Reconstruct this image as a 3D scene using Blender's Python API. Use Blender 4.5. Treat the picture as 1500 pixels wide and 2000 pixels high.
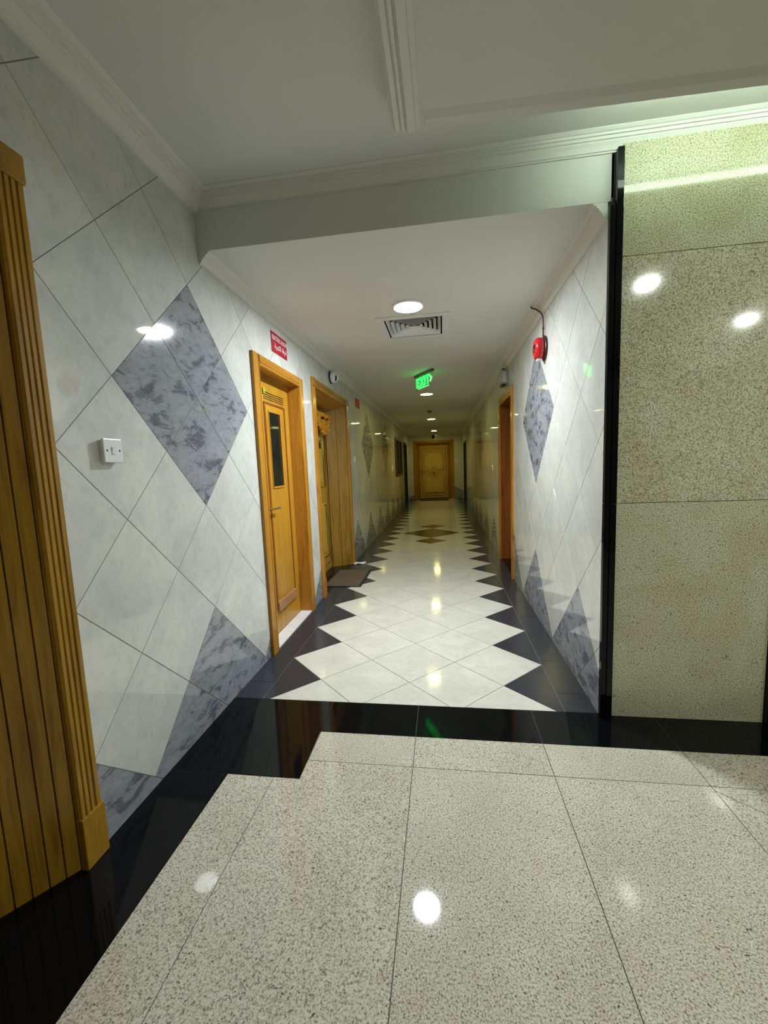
import bpy, bmesh, math, random
from mathutils import Matrix, Vector
random.seed(7)
S = bpy.context.scene
COL = S.collection
for o in list(bpy.data.objects):
    bpy.data.objects.remove(o, do_unlink=True)

# ------------------------------------------------------------------ camera
cam_d = bpy.data.cameras.new('camera')
cam = bpy.data.objects.new('camera', cam_d)
COL.objects.link(cam)
cr = Vector((0.98952172, 0.13894234, -0.03926556))
cu = Vector((0.02311974, 0.11596606, 0.99298406))
cf = Vector((-0.142521, 0.98348711, -0.11153862))
cam.matrix_world = Matrix(((cr.x, cu.x, -cf.x, 1.09394), (cr.y, cu.y, -cf.y, -2.18654),
                           (cr.z, cu.z, -cf.z, 1.35505), (0, 0, 0, 1)))
cam_d.sensor_fit = 'HORIZONTAL'
cam_d.sensor_width = 36.0
cam_d.lens = 801.2325 / 1500 * 36.0
cam_d.clip_start = 0.02
S.camera = cam

# ------------------------------------------------------------------ world, exposure
w = bpy.data.worlds.new('World'); S.world = w
w.use_nodes = True
w.node_tree.nodes['Background'].inputs[0].default_value = (0, 0, 0, 1)
w.node_tree.nodes['Background'].inputs[1].default_value = 0
S.view_settings.view_transform = 'Standard'
S.view_settings.look = 'None'
S.view_settings.gamma = 1
S.view_settings.use_curve_mapping = False
S.view_settings.exposure = 0.0
# lamp brightness (each lamp's light is its own glowing diffuser or tube)
LAMP_NEAR = ((0.90, 0.97, 1.0), 680.0)
LAMP_FAR = ((1.0, 0.88, 0.25), 105.0)
LAMP_LOBBY = ((0.95, 1.0, 0.91), 700.0)
COVE = ((0.81, 1.0, 0.82), 14.0)

# ------------------------------------------------------------------ measures (metres)
XL, XR = -0.1764, 1.8865      # corridor walls
ZC = 2.534                    # corridor ceiling
ZL = 2.815                    # lobby ceiling
ZP = 2.70                     # lowered lobby panel
YE = 14.0                     # end wall
H = 0.284                     # half diagonal of the wall tiles

# ------------------------------------------------------------------ materials
def new_mat(name):
    m = bpy.data.materials.new(name); m.use_nodes = True
    nt = m.node_tree
    return m, nt, nt.nodes, nt.links, nt.nodes['Principled BSDF']

def plain(name, col, rough=0.5, metal=0.0, spec=0.5, coat=0.0):
    m, nt, N, L, b = new_mat(name)
    b.inputs['Base Color'].default_value = (*col, 1)
    b.inputs['Roughness'].default_value = rough
    b.inputs['Metallic'].default_value = metal
    b.inputs['Specular IOR Level'].default_value = spec
    b.inputs['Coat Weight'].default_value = coat
    return m

def glow(name, col, s):
    m, nt, N, L, b = new_mat(name)
    b.inputs['Base Color'].default_value = (*[c * 0.8 for c in col], 1)
    b.inputs['Emission Color'].default_value = (*col, 1)
    b.inputs['Emission Strength'].default_value = s
    return m

def coords(N, L, stretch=(1, 1, 1), jitter=True, rot=(0, 0, 0)):
    """object-space position, shifted by a random amount per piece"""
    g = N.new('ShaderNodeNewGeometry')
    mp = N.new('ShaderNodeMapping')
    mp.inputs['Scale'].default_value = stretch
    mp.inputs['Rotation'].default_value = rot
    if jitter:
        oi = N.new('ShaderNodeObjectInfo')
        mu = N.new('ShaderNodeMath'); mu.operation = 'MULTIPLY'; mu.inputs[1].default_value = 37.0
        L.new(oi.outputs['Random'], mu.inputs[0])
        ad = N.new('ShaderNodeVectorMath'); ad.operation = 'ADD'
        L.new(g.outputs['Position'], ad.inputs[0]); L.new(mu.outputs[0], ad.inputs[1])
        L.new(ad.outputs[0], mp.inputs['Vector'])
    else:
        L.new(g.outputs['Position'], mp.inputs['Vector'])
    return mp.outputs[0]

def ramp(N, stops):
    r = N.new('ShaderNodeValToRGB')
    e = r.color_ramp.elements
    e[0].position, e[0].color = stops[0][0], (*stops[0][1], 1)
    e[1].position, e[1].color = stops[-1][0], (*stops[-1][1], 1)
    for p, c in stops[1:-1]:
        q = e.new(p); q.color = (*c, 1)
    return r

def noise(N, L, vec, scale, detail=5, rough=0.6, dist=0.0):
    n = N.new('ShaderNodeTexNoise')
    n.inputs['Scale'].default_value = scale
    n.inputs['Detail'].default_value = detail
    n.inputs['Roughness'].default_value = rough
    n.inputs['Distortion'].default_value = dist
    L.new(vec, n.inputs['Vector'])
    return n

def mixc(N, L, fac, a, b, blend='MIX'):
    x = N.new('ShaderNodeMix'); x.data_type = 'RGBA'; x.blend_type = blend
    for i, v in ((0, fac), (6, a), (7, b)):
        if isinstance(v, (int, float)): x.inputs[i].default_value = v
        elif isinstance(v, tuple): x.inputs[i].default_value = (*v, 1)
        else: L.new(v, x.inputs[i])
    return x.outputs[2]

def bump(N, L, b, h, strength, dist=0.002):
    bp = N.new('ShaderNodeBump'); bp.inputs['Strength'].default_value = strength
    bp.inputs['Distance'].default_value = dist
    L.new(h, bp.inputs['Height']); L.new(bp.outputs[0], b.inputs['Normal'])

def white_marble(name, base, vein, rough, scale=3.0, rot=(0.6, 0.5, 0.3), spec=0.5):
    m, nt, N, L, b = new_mat(name)
    v = coords(N, L, (1.0, 1.25, 1.0), True, rot)
    n1 = noise(N, L, v, scale, 8, 0.62, 0.5)
    r1 = ramp(N, [(0.36, (0, 0, 0)), (0.64, (1, 1, 1))]); L.new(n1.outputs[0], r1.inputs[0])
    c = mixc(N, L, r1.outputs[0], vein, base)
    n2 = noise(N, L, v, scale * 8, 6, 0.72, 0.3)
    r2 = ramp(N, [(0.30, (0.84, 0.84, 0.83)), (0.52, (1, 1, 1))]); L.new(n2.outputs[0], r2.inputs[0])
    c = mixc(N, L, 0.8, c, r2.outputs[0], 'MULTIPLY')
    n3 = noise(N, L, v, scale * 16, 5, 0.75, 1.2)
    r3 = ramp(N, [(0.26, (0.60, 0.60, 0.56)), (0.31, (1, 1, 1))]); L.new(n3.outputs[0], r3.inputs[0])
    c = mixc(N, L, 0.8, c, r3.outputs[0], 'MULTIPLY')
    L.new(c, b.inputs['Base Color'])
    b.inputs['Roughness'].default_value = rough
    b.inputs['Specular IOR Level'].default_value = spec
    return m

def grey_marble(name):
    m, nt, N, L, b = new_mat(name)
    v = coords(N, L, (1.5, 1.0, 2.1), True, (0.75, 0.0, 0.0))
    n1 = noise(N, L, v, 7.5, 9, 0.66, 0.45)
    r = ramp(N, [(0.37, (0.125, 0.135, 0.160)), (0.435, (0.175, 0.187, 0.215)),
                 (0.465, (0.265, 0.283, 0.32)), (0.66, (0.335, 0.353, 0.388))])
    L.new(n1.outputs[0], r.inputs[0])
    n2 = noise(N, L, v, 20, 7, 0.72, 0.3)
    r2 = ramp(N, [(0.38, (0.66, 0.67, 0.70)), (0.45, (1, 1, 1))]); L.new(n2.outputs[0], r2.inputs[0])
    c = mixc(N, L, 0.8, r.outputs[0], r2.outputs[0], 'MULTIPLY')
    L.new(c, b.inputs['Base Color'])
    b.inputs['Roughness'].default_value = 0.08
    return m

def granite(name, light, mid, dark, rough, cloud, scale=95.0):
    m, nt, N, L, b = new_mat(name)
    v = coords(N, L)
    n1 = noise(N, L, v, scale, 4, 0.66, 0.0)
    r1 = ramp(N, [(0.335, dark), (0.42, mid), (0.53, light), (0.68, tuple(min(1, c * 1.2) for c in light))])
    L.new(n1.outputs[0], r1.inputs[0])
    n3 = noise(N, L, v, scale * 0.6, 2, 0.5, 0.0)
    r3 = ramp(N, [(0.29, tuple(d * 1.2 for d in dark)), (0.335, (1, 1, 1))]); L.new(n3.outputs[0], r3.inputs[0])
    c = mixc(N, L, 0.85, r1.outputs[0], r3.outputs[0], 'MULTIPLY')
    n2 = noise(N, L, v, 3.2, 4, 0.6, 0.6)
    r2 = ramp(N, [(0.35, cloud), (0.62, (1, 1, 1))]); L.new(n2.outputs[0], r2.inputs[0])
    c = mixc(N, L, 1.0, c, r2.outputs[0], 'MULTIPLY')
    L.new(c, b.inputs['Base Color'])
    b.inputs['Roughness'].default_value = rough
    return m

def wood(name, light, dark, rough=0.25, axis=2, coat=0.12):
    m, nt, N, L, b = new_mat(name)
    st = [14.0, 14.0, 14.0]; st[axis] = 1.0
    v = coords(N, L, tuple(st))
    n1 = noise(N, L, v, 1.6, 6, 0.6, 1.2)
    r1 = ramp(N, [(0.30, dark), (0.52, light), (0.75, tuple(c * 1.12 for c in light))]); L.new(n1.outputs[0], r1.inputs[0])
    n2 = noise(N, L, v, 9, 4, 0.6)
    r2 = ramp(N, [(0.3, (0.82, 0.80, 0.76)), (0.6, (1, 1, 1))]); L.new(n2.outputs[0], r2.inputs[0])
    c = mixc(N, L, 0.8, r1.outputs[0], r2.outputs[0], 'MULTIPLY')
    L.new(c, b.inputs['Base Color'])
    b.inputs['Roughness'].default_value = rough
    b.inputs['Coat Weight'].default_value = coat
    b.inputs['Specular IOR Level'].default_value = 0.32
    b.inputs['Coat Roughness'].default_value = 0.12
    return m

def plaster(name, col):
    m, nt, N, L, b = new_mat(name)
    v = coords(N, L, jitter=False)
    n = noise(N, L, v, 2.0, 4, 0.5)
    r = ramp(N, [(0.3, tuple(c * 0.95 for c in col)), (0.7, col)]); L.new(n.outputs[0], r.inputs[0])
    L.new(r.outputs[0], b.inputs['Base Color'])
    n2 = noise(N, L, v, 160, 3)
    bump(N, L, b, n2.outputs[0], 0.12, 0.001)
    b.inputs['Roughness'].default_value = 0.75
    b.inputs['Specular IOR Level'].default_value = 0.25
    return m

M = dict(
    wall=white_marble('wall_marble', (0.68, 0.685, 0.635), (0.56, 0.575, 0.55), 0.028, 2.6),
    grey=grey_marble('grey_marble'),
    floor=white_marble('floor_marble', (0.645, 0.63, 0.555), (0.56, 0.55, 0.49), 0.085, 4.0, spec=0.17),
    sill=white_marble('sill_marble', (0.80, 0.80, 0.80), (0.70, 0.70, 0.71), 0.2, 5.0),
    inlay=plain('brown_stone', (0.085, 0.07, 0.042), 0.12),
    slate=plain('slate_tile', (0.030, 0.033, 0.044), 0.24, spec=0.30),
    black=plain('black_granite', (0.0030, 0.0036, 0.0045), 0.06, spec=0.22),
    fgran=granite('floor_granite', (0.62, 0.59, 0.505), (0.40, 0.365, 0.295), (0.13, 0.115, 0.085), 0.034, (0.90, 0.89, 0.86), 178.0),
    wgran=granite('wall_granite', (0.66, 0.65, 0.47), (0.38, 0.37, 0.245), (0.18, 0.17, 0.10), 0.09, (0.86, 0.84, 0.76), 165.0),
    wgrout=plain('wall_joint', (0.27, 0.27, 0.245), 0.8),
    fgrout=plain('floor_joint', (0.17, 0.17, 0.16), 0.8),
    lgrout=plain('lobby_joint', (0.075, 0.07, 0.06), 0.8),
    dgrout=plain('dark_joint', (0.03, 0.028, 0.025), 0.8),
    plaster=plaster('ceiling_paint', (0.72, 0.725, 0.69)),
    crown=plain('gypsum_moulding', (0.74, 0.74, 0.70), 0.55),
    oak=wood('oak_varnish', (0.47, 0.215, 0.026), (0.31, 0.125, 0.013), 0.25),
    oakh=wood('oak_varnish_level', (0.47, 0.215, 0.026), (0.31, 0.125, 0.013), 0.25, 1),
    oakx=wood('oak_varnish_across', (0.47, 0.215, 0.026), (0.31, 0.125, 0.013), 0.25, 0),
    oakd=wood('dark_oak_varnish', (0.36, 0.195, 0.018), (0.21, 0.10, 0.008), 0.25),  # darker tone of oak_varnish, for the door_1 casing and all reveal boards
    leaf=wood('oak_door_leaf', (0.50, 0.245, 0.024), (0.39, 0.17, 0.014), 0.3),
    leafp=wood('golden_oak_leaf', (0.57, 0.345, 0.050), (0.46, 0.255, 0.032), 0.3),
    carve=wood('pale_carved_oak', (0.66, 0.46, 0.085), (0.54, 0.36, 0.06), 0.35),
    brown=wood('red_brown_wood', (0.26, 0.085, 0.018), (0.15, 0.045, 0.010), 0.3),
    dark=plain('dark_timber', (0.030, 0.020, 0.012), 0.35),
    void=plain('dark_recess', (0.006, 0.006, 0.006), 0.6),
    glass=plain('dark_door_glass', (0.010, 0.011, 0.010), 0.05),
    wglass=plain('dim_window_glass', (0.035, 0.042, 0.044), 0.06),
    white=plain('white_plastic', (0.78, 0.80, 0.80), 0.3),
    greyp=plain('grey_plastic', (0.36, 0.36, 0.33), 0.4),
    steel=plain('brushed_steel', (0.55, 0.53, 0.48), 0.3, 1.0),
    brass=plain('aged_brass', (0.30, 0.19, 0.06), 0.35, 1.0),
    redp=plain('red_enamel', (0.50, 0.012, 0.018), 0.22),
    redsign=plain('red_sign_sheet', (0.40, 0.006, 0.030), 0.4),
    maroon=plain('dark_red_conduit', (0.085, 0.018, 0.016), 0.45),
    lens=plain('camera_lens_cover', (0.010, 0.009, 0.007), 0.08),
    pinkw=plain('pale_lettering', (0.80, 0.62, 0.64), 0.5),
    marig=plain('marigold_petals', (0.62, 0.30, 0.010), 0.8),
    marig2=plain('orange_petals', (0.58, 0.20, 0.008), 0.8),
    cloth=plain('dark_maroon_cloth', (0.06, 0.010, 0.010), 0.9),
    paper=plain('white_paper', (0.80, 0.79, 0.74), 0.7),
    sticker=plain('pink_white_sticker', (0.72, 0.60, 0.62), 0.5),
    matb=plain('mat_rubber', (0.022, 0.018, 0.015), 0.9),
    matr=plain('mat_brown_rib', (0.155, 0.108, 0.066), 0.95),
    matd=plain('mat_dark_brown', (0.045, 0.026, 0.012), 0.95),
    lampn=glow('lamp_cold', *LAMP_NEAR), lampf=glow('lamp_warm', *LAMP_FAR),
    lampl=glow('lamp_lobby', *LAMP_LOBBY), cove=glow('tube_green_white', *COVE),
    exitg=glow('exit_green', (0.02, 1.0, 0.10), 2.2), exitw=glow('exit_pale_green', (0.20, 1.0, 0.30), 1.6),
    exitd=glow('exit_dark_green', (0.0, 0.45, 0.03), 0.35),
)
def clear_plate():
    m, nt, N, L, b = new_mat('clear_acrylic')
    b.inputs['Base Color'].default_value = (0.80, 0.95, 0.84, 1)
    b.inputs['Roughness'].default_value = 0.03
    b.inputs['Transmission Weight'].default_value = 0.9
    b.inputs['IOR'].default_value = 1.1
    return m
M['acryl'] = clear_plate()

# ------------------------------------------------------------------ object helpers
def obj(name, bm, m, parent=None, smooth=False, kind=None, label=None):
    me = bpy.data.meshes.new(name)
    bmesh.ops.recalc_face_normals(bm, faces=bm.faces[:])
    bm.to_mesh(me); bm.free()
    if smooth:
        for p in me.polygons: p.use_smooth = True
    me.materials.append(m)
    o = bpy.data.objects.new(name, me); COL.objects.link(o)
    if parent: o.parent = parent
    if kind: o['kind'] = kind
    if label: o['label'] = label
    return o

def thing(name, label, cat, loc=(0, 0, 0), rz=0.0, group=None, kind=None):
    o = bpy.data.objects.new(name, None); COL.objects.link(o)
    o.empty_display_size = 0.1
    o.location = loc; o.rotation_euler = (0, 0, rz)
    return tag(o, label, cat, group, kind)

def tag(o, label, cat, group=None, kind=None):
    o['label'] = label; o['category'] = cat
    if group: o['group'] = group
    if kind: o['kind'] = kind
    return o

def struct(o, label, cat):
    return tag(o, label, cat, None, 'structure')

def box(bm, x0, x1, y0, y1, z0, z1, bev=0.0):
    g = bmesh.ops.create_cube(bm, size=1.0)
    vs = g['verts']
    for v in vs:
        v.co = Vector(((x0 + x1) / 2 + v.co.x * (x1 - x0), (y0 + y1) / 2 + v.co.y * (y1 - y0), (z0 + z1) / 2 + v.co.z * (z1 - z0)))
    if bev:
        es = list({e for v in vs for e in v.link_edges})
        bmesh.ops.bevel(bm, geom=es, offset=bev, segments=2, affect='EDGES', profile=0.6)

def bxo(name, m, parent, *d, bev=0.0, **k):
    bm = bmesh.new(); box(bm, *d, bev=bev)
    return obj(name, bm, m, parent, **k)

def prism(bm, pts, f, a, b):
    """closed 2-D profile pts swept from a to b through f(u, v, t)"""
    va = [bm.verts.new(f(u, v, a)) for u, v in pts]
    vb = [bm.verts.new(f(u, v, b)) for u, v in pts]
    n = len(pts)
    for i in range(n):
        bm.faces.new((va[i], va[(i + 1) % n], vb[(i + 1) % n], vb[i]))
    bm.faces.new(va); bm.faces.new(vb)

def lathe(bm, prof, f, seg=24):
    """profile (r, h) turned about the axis; f(x, y, h) places it"""
    rings = []
    for r, h in prof:
        if r < 1e-6: rings.append([bm.verts.new(f(0, 0, h))])
        else: rings.append([bm.verts.new(f(r * math.cos(2 * math.pi * k / seg), r * math.sin(2 * math.pi * k / seg), h)) for k in range(seg)])
    for A, B in zip(rings, rings[1:]):
        for k in range(seg):
            q = (k + 1) % seg
            if len(A) == 1 and len(B) == 1: continue
            if len(A) == 1: bm.faces.new((A[0], B[q], B[k]))
            elif len(B) == 1: bm.faces.new((A[k], A[q], B[0]))
            else: bm.faces.new((A[k], A[q], B[q], B[k]))

def tube(bm, pts, r, seg=8, closed=False):
    pts = [Vector(p) for p in pts]; n = len(pts); rings = []
    for i, p in enumerate(pts):
        a = pts[(i - 1) % n] if (closed or i > 0) else p
        c = pts[(i + 1) % n] if (closed or i < n - 1) else p
        t = (c - a).normalized()
        s = t.cross(Vector((0, 0, 1)))
        if s.length < 0.15: s = t.cross(Vector((1, 0, 0)))
        if s.length < 0.15: s = t.cross(Vector((0, 1, 0)))
        s.normalize(); q = s.cross(t)
        rings.append([bm.verts.new(p + r * (math.cos(2 * math.pi * k / seg) * s + math.sin(2 * math.pi * k / seg) * q)) for k in range(seg)])
    m = n if closed else n - 1
    for i in range(m):
        A, B = rings[i], rings[(i + 1) % n]
        for k in range(seg):
            bm.faces.new((A[k], A[(k + 1) % seg], B[(k + 1) % seg], B[k]))
    if not closed:
        bm.faces.new(rings[0]); bm.faces.new(rings[-1])

# ---- clipped tiles
def clip(poly, nx, ny, d):
    """keep the part of a convex polygon where nx*u + ny*v <= d"""
    out = []
    for i in range(len(poly)):
        a, b = poly[i], poly[(i + 1) % len(poly)]
        da, db = nx * a[0] + ny * a[1] - d, nx * b[0] + ny * b[1] - d
        if da <= 0: out.append(a)
        if (da < 0 < db) or (db < 0 < da):
            t = da / (da - db); out.append((a[0] + t * (b[0] - a[0]), a[1] + t * (b[1] - a[1])))
    return out

def clip_rect(poly, u0, u1, v0, v1):
    for nx, ny, d in ((1, 0, u1), (-1, 0, -u0), (0, 1, v1), (0, -1, -v0)):
        if len(poly) < 3: return []
        poly = clip(poly, nx, ny, d)
    if len(poly) < 3: return []
    q = []
    for p in poly:
        if not q or abs(p[0] - q[-1][0]) + abs(p[1] - q[-1][1]) > 1e-5: q.append(p)
    if len(q) > 1 and abs(q[0][0] - q[-1][0]) + abs(q[0][1] - q[-1][1]) < 1e-5: q.pop()
    return q if len(q) > 2 and area(q) > 2e-5 else []

def area(p):
    return abs(sum(p[i][0] * p[(i + 1) % len(p)][1] - p[(i + 1) % len(p)][0] * p[i][1] for i in range(len(p)))) / 2

def tile_geo(bm, polys, f, t=0.008):
    """f(u, v, depth): depth 0 is the polished face, positive goes into the wall"""
    for p in polys:
        cx = sum(a for a, _ in p) / len(p); cy = sum(b for _, b in p) / len(p)
        ch = 0.0 if len(polys) > 1 else 0.0007
        inner = []
        for a, b in p:
            l = math.hypot(a - cx, b - cy) or 1
            inner.append((a - (a - cx) / l * ch, b - (b - cy) / l * ch))
        top = [bm.verts.new(f(a, b, 0)) for a, b in inner]
        bot = [bm.verts.new(f(a, b, t)) for a, b in p]
        n = len(p)
        if ch:
            mid = [bm.verts.new(f(a, b, ch)) for a, b in p]
            for i in range(n):
                bm.faces.new((top[i], top[(i + 1) % n], mid[(i + 1) % n], mid[i]))
        else: mid = top
        for i in range(n):
            bm.faces.new((mid[i], mid[(i + 1) % n], bot[(i + 1) % n], bot[i]))
        bm.faces.new(top); bm.faces.new(bot)

def diamond(cu_, cv, hu, hv, gap=0.0016):
    g = gap * 1.414
    return [(cu_ - hu + g, cv), (cu_, cv - hv + g), (cu_ + hu - g, cv), (cu_, cv + hv - g)]

# ================================================================== FLOOR
bm = bmesh.new()
box(bm, XL - 0.9, XR + 0.6, 0.0, YE + 0.6, -0.10, -0.002)
n0 = len(bm.faces)
box(bm, XL - 0.9, 5.6, -4.3, 0.0, -0.10, -0.002)
bm.faces.ensure_lookup_table()
for f_ in bm.faces[n0:]: f_.material_index = 1
floor = struct(obj('floor', bm, M['fgrout']), 'corridor floor of white diamond tiles with dark zigzag border and speckled granite lobby', 'floor')
floor.data.materials.append(M['lgrout'])
ff = lambda a, b, d: (a, b, -d)
def floor_tile(name, polys, m):
    bm = bmesh.new(); tile_geo(bm, polys, ff, 0.0021)
    return obj(name, bm, m, floor)

HX, HY, Y0 = 1.721 / 6, 0.28285, 0.243
XF0, XF1 = 0.0, 1.721
far_white, far_dark = bmesh.new(), bmesh.new()
YSPLIT = 7.0
for j in range(-2, 52):
    for i in range(0, 7):
        if (i + j) % 2: continue
        # tile centres sit where i + j is even (i counts half diagonals across)
        c = (i * HX, Y0 + j * HY)
        if c[1] > YE + HY: continue
        p = clip_rect(diamond(c[0], c[1], HX, HY, 0.0019), XF0 + 0.0012, XF1 - 0.0012, 0.001, YE - 0.001)
        if not p: continue
        edge = i in (0, 6)
        yc = c[1]
        inl = False
        if not edge:   # brown inlay: big diamond of four tiles and a single tile before and after it
            dj = j - 20; di = i - 3
            inl = (abs(di) + abs(dj) <= 1) or (di == 0 and dj in (-3, 3))
        m = M['slate'] if edge else (M['inlay'] if inl else M['floor'])
        if yc < YSPLIT:
            floor_tile('dark_triangle_tile' if edge else ('inlay_tile' if inl else 'marble_tile'), [p], m)
        else:
            tile_geo(far_dark if edge else far_white, [p], ff, 0.0021)
for x0, x1, off in ((XL, XF0 - 0.002, 0.19), (XF1 + 0.002, XR, 0.182)):
    y = off - 0.405
    while y < YE:
        p = clip_rect([(x0, y + 0.0016), (x1, y + 0.0016), (x1, y + 0.4030), (x0, y + 0.4030)], x0, x1, 0.001, YE)
        if p:
            if y < YSPLIT: floor_tile('border_tile', [p], M['slate'])
            else: tile_geo(far_dark, [p], ff, 0.0021)
        y += 0.405
obj('far_marble_tiles', far_white, M['floor'], floor, kind='stuff')
obj('far_dark_tiles', far_dark, M['slate'], floor, kind='stuff')

# black granite strips of the lobby
g = 0.0014
XB = [0.434, 0.932, 1.543, 2.154, 2.765, 3.376, 3.987, 4.6, 5.5]
for a, b in zip(XB, XB[1:]):
    floor_tile('black_strip_slab', [[(a + g, -0.270), (b - g, -0.270), (b - g, -g), (a + g, -g)]], M['black'])
floor_tile('black_corner_slab', [[(XL, -0.595 + g), (0.4395, -0.595 + g), (0.4335, -0.001), (XL, -0.001)]], M['black'])
floor_tile('black_strip_slab', [[(XL, -1.7), (0.102, -1.7), (0.102, -0.595 - g), (XL, -0.595 - g)]], M['black'])
floor_tile('black_strip_slab', [[(XL, -2.9), (0.102, -2.9), (0.102, -1.7 - 2 * g), (XL, -1.7 - 2 * g)]], M['black'])
floor_tile('black_recess_slab', [[(XL - 0.62, -2.9), (XL - 2 * g, -2.9), (XL - 2 * g, -0.99), (XL - 0.62, -0.99)]], M['black'])
# speckled granite slabs
def slab(x0, x1, y0, y1): floor_tile('granite_slab', [[(x0 + g, y0 + g), (x1 - g, y0 + g), (x1 - g, y1 - g), (x0 + g, y1 - g)]], M['fgran'])
XG = [0.436, 0.932, 1.543, 2.154, 2.765, 3.376, 3.987, 4.6, 5.5]
for a, b in zip(XG, XG[1:]): slab(a if a > 0.5 else 0.441, b, -0.480, -0.271)
YG = [-0.480, -1.68, -2.88, -4.2]
for y1, y0 in zip(YG, YG[1:]):
    for a, b in zip([0.322] + XG[1:], XG[1:]):
        if y1 == -0.480 and a == 2.154:      # slab cut across its far left corner
            floor_tile('granite_slab', [[(a + g, y0), (b - g, y0), (b - g, -1.04), (a + g, -0.505)]], M['fgran'])
            floor_tile('granite_slab', [[(b - g, -1.036), (b - g, y1 - g), (a + g, y1 - g), (a + g, -0.501)]], M['fgran'])
        elif y1 == -0.480 and a < 0.4:
            bm = bmesh.new()
            tile_geo(bm, [[(a + g, y0 + g), (b - g, y0 + g), (b - g, -0.597), (a + g, -0.597)],
                          [(0.441, -0.597), (b - g, -0.597), (b - g, y1 - g), (0.441, y1 - g)]], ff, 0.0021)
            obj('granite_slab', bm, M['fgran'], floor)
        else: slab(a, b, y0, y1)
    slab(0.103, 0.322, y0, min(y1, -0.596))

# ================================================================== WALLS
def wall_tiles(wall, f, lattices, regions, dark_low, far_split, prefix='marble_wall_tile'):
    """lattices: (u_from, u_to, u_origin, z_origin, upper diamonds at)"""
    far_w, far_d = bmesh.new(), bmesh.new()
    for (ua, ub, u0, z0, dia) in lattices:
        regs = [(max(r[0], ua), min(r[1], ub), r[2], r[3]) for r in regions]
        regs = [r for r in regs if r[1] - r[0] > 1e-4]
        for i in range(int((ua - u0) / H) - 2, int((ub - u0) / H) + 3):
            for j in range(-8, 6):
                if (i + j) % 2 == 0: continue
                c = (u0 + i * H, z0 + j * H)
                d = diamond(c[0], c[1], H, H)
                ps = [q for q in (clip_rect(d, *r) for r in regs) if q]
                if not ps: continue
                low = (j == -5 and i % 4 == 0) or j <= -6
                up = any(abs(c[0] - du) + abs(c[1] - z0) < 1.5 * H for du in dia)
                dk = low or up
                if c[0] > far_split:
                    tile_geo(far_d if dk else far_w, ps, f)
                else:
                    bm = bmesh.new(); tile_geo(bm, ps, f)
                    obj('grey_wall_tile' if dk else prefix, bm, M['grey' if dk else 'wall'], wall)
    if len(far_w.verts): obj('far_wall_tiles', far_w, M['wall'], wall, kind='stuff')
    else: far_w.free()
    if len(far_d.verts): obj('far_grey_tiles', far_d, M['grey'], wall, kind='stuff')
    else: far_d.free()

# openings along the left wall: (y0, y1, z0, z1)
LOB = (-2.895, -0.99, 0, 2.32)
D1 = (0.57, 1.52, 0, 2.15)
D2 = (1.88, 3.39, 0, 2.23)
WIN = (9.15, 10.95, 1.07, 2.11)
D5 = (11.75, 12.80, 0, 2.10)
def regions_from(u0, u1, zt, holes):
    out, cur = [], u0
    for (a, b, z0, z1) in holes:
        if a > cur: out.append((cur, a, 0.0005, zt))
        out.append((a, b, z1, zt))
        if z0 > 0: out.append((a, b, 0.0005, z0))
        cur = b
    if cur < u1: out.append((cur, u1, 0.0005, zt))
    return out
def backing(bm, x0, x1, regs):
    for a, b, z0, z1 in regs: box(bm, x0, x1, a, b, z0, z1)

regL = regions_from(-4.2, 0.0, 2.78, [LOB]) + regions_from(0.0, YE, 2.50, [D1, D2, WIN, D5])
bm = bmesh.new(); backing(bm, XL - 0.10, XL - 0.0015, regL)
wall_left = struct(obj('wall_left', bm, M['wgrout']), 'left wall of white marble tiles laid diagonally with grey diamonds', 'wall')
fl = lambda a, b, d: (XL - d, a, b)
wall_tiles(wall_left, fl, [(-4.2, D2[1], -0.127, 1.748, [-0.127]), (D2[1], YE, 3.799, 1.71, [4.935, 7.207])], regL, True, 6.2)

D3 = (2.62, 3.66, 0, 2.15)
D6 = (11.75, 12.95, 0, 2.05)
regR = regions_from(-0.012, YE, 2.50, [D3, D6])
bm = bmesh.new(); backing(bm, XR + 0.0015, XR + 0.10, regR)
wall_right = struct(obj('wall_right', bm, M['wgrout']), 'right corridor wall of white marble tiles with one grey diamond', 'wall')
fr = lambda a, b, d: (XR + d, a, b)
wall_tiles(wall_right, fr, [(-0.012, D3[1], 1.487, 1.722, [1.487]), (D3[1], YE, 4.393, 1.69, [6.665])], regR, True, 6.5)

# end wall with the door opening
DE = (0.02, 1.53, 2.23)
bm = bmesh.new()
box(bm, XL - 0.1, DE[0], YE, YE + 0.12, 0, 2.55); box(bm, DE[1], XR + 0.1, YE, YE + 0.12, 0, 2.55)
box(bm, DE[0], DE[1], YE, YE + 0.12, DE[2], 2.55)
wall_end = struct(obj('wall_end', bm, plain('end_wall_stone', (0.52, 0.53, 0.48), 0.12)), 'far end wall around the double width oak door', 'wall')
bm = bmesh.new()
for x0, x1 in ((XL, DE[0]), (DE[1], XR)):
    tile_geo(bm, [[(x0, 0.0), (x1, 0.0), (x1, 0.14), (x0, 0.14)]], lambda a, b, d: (a, YE - 0.012 + d, b), 0.012)
obj('grey_skirting', bm, M['grey'], wall_end)
bm = bmesh.new()
tile_geo(bm, [[(DE[1] + 0.02, 0.14), (XR, 0.14), (XR, 0.30), (DE[1] + 0.02, 0.46)]], lambda a, b, d: (a, YE - 0.012 + d, b), 0.012)
obj('grey_wall_tile', bm, M['grey'], wall_end)

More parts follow.
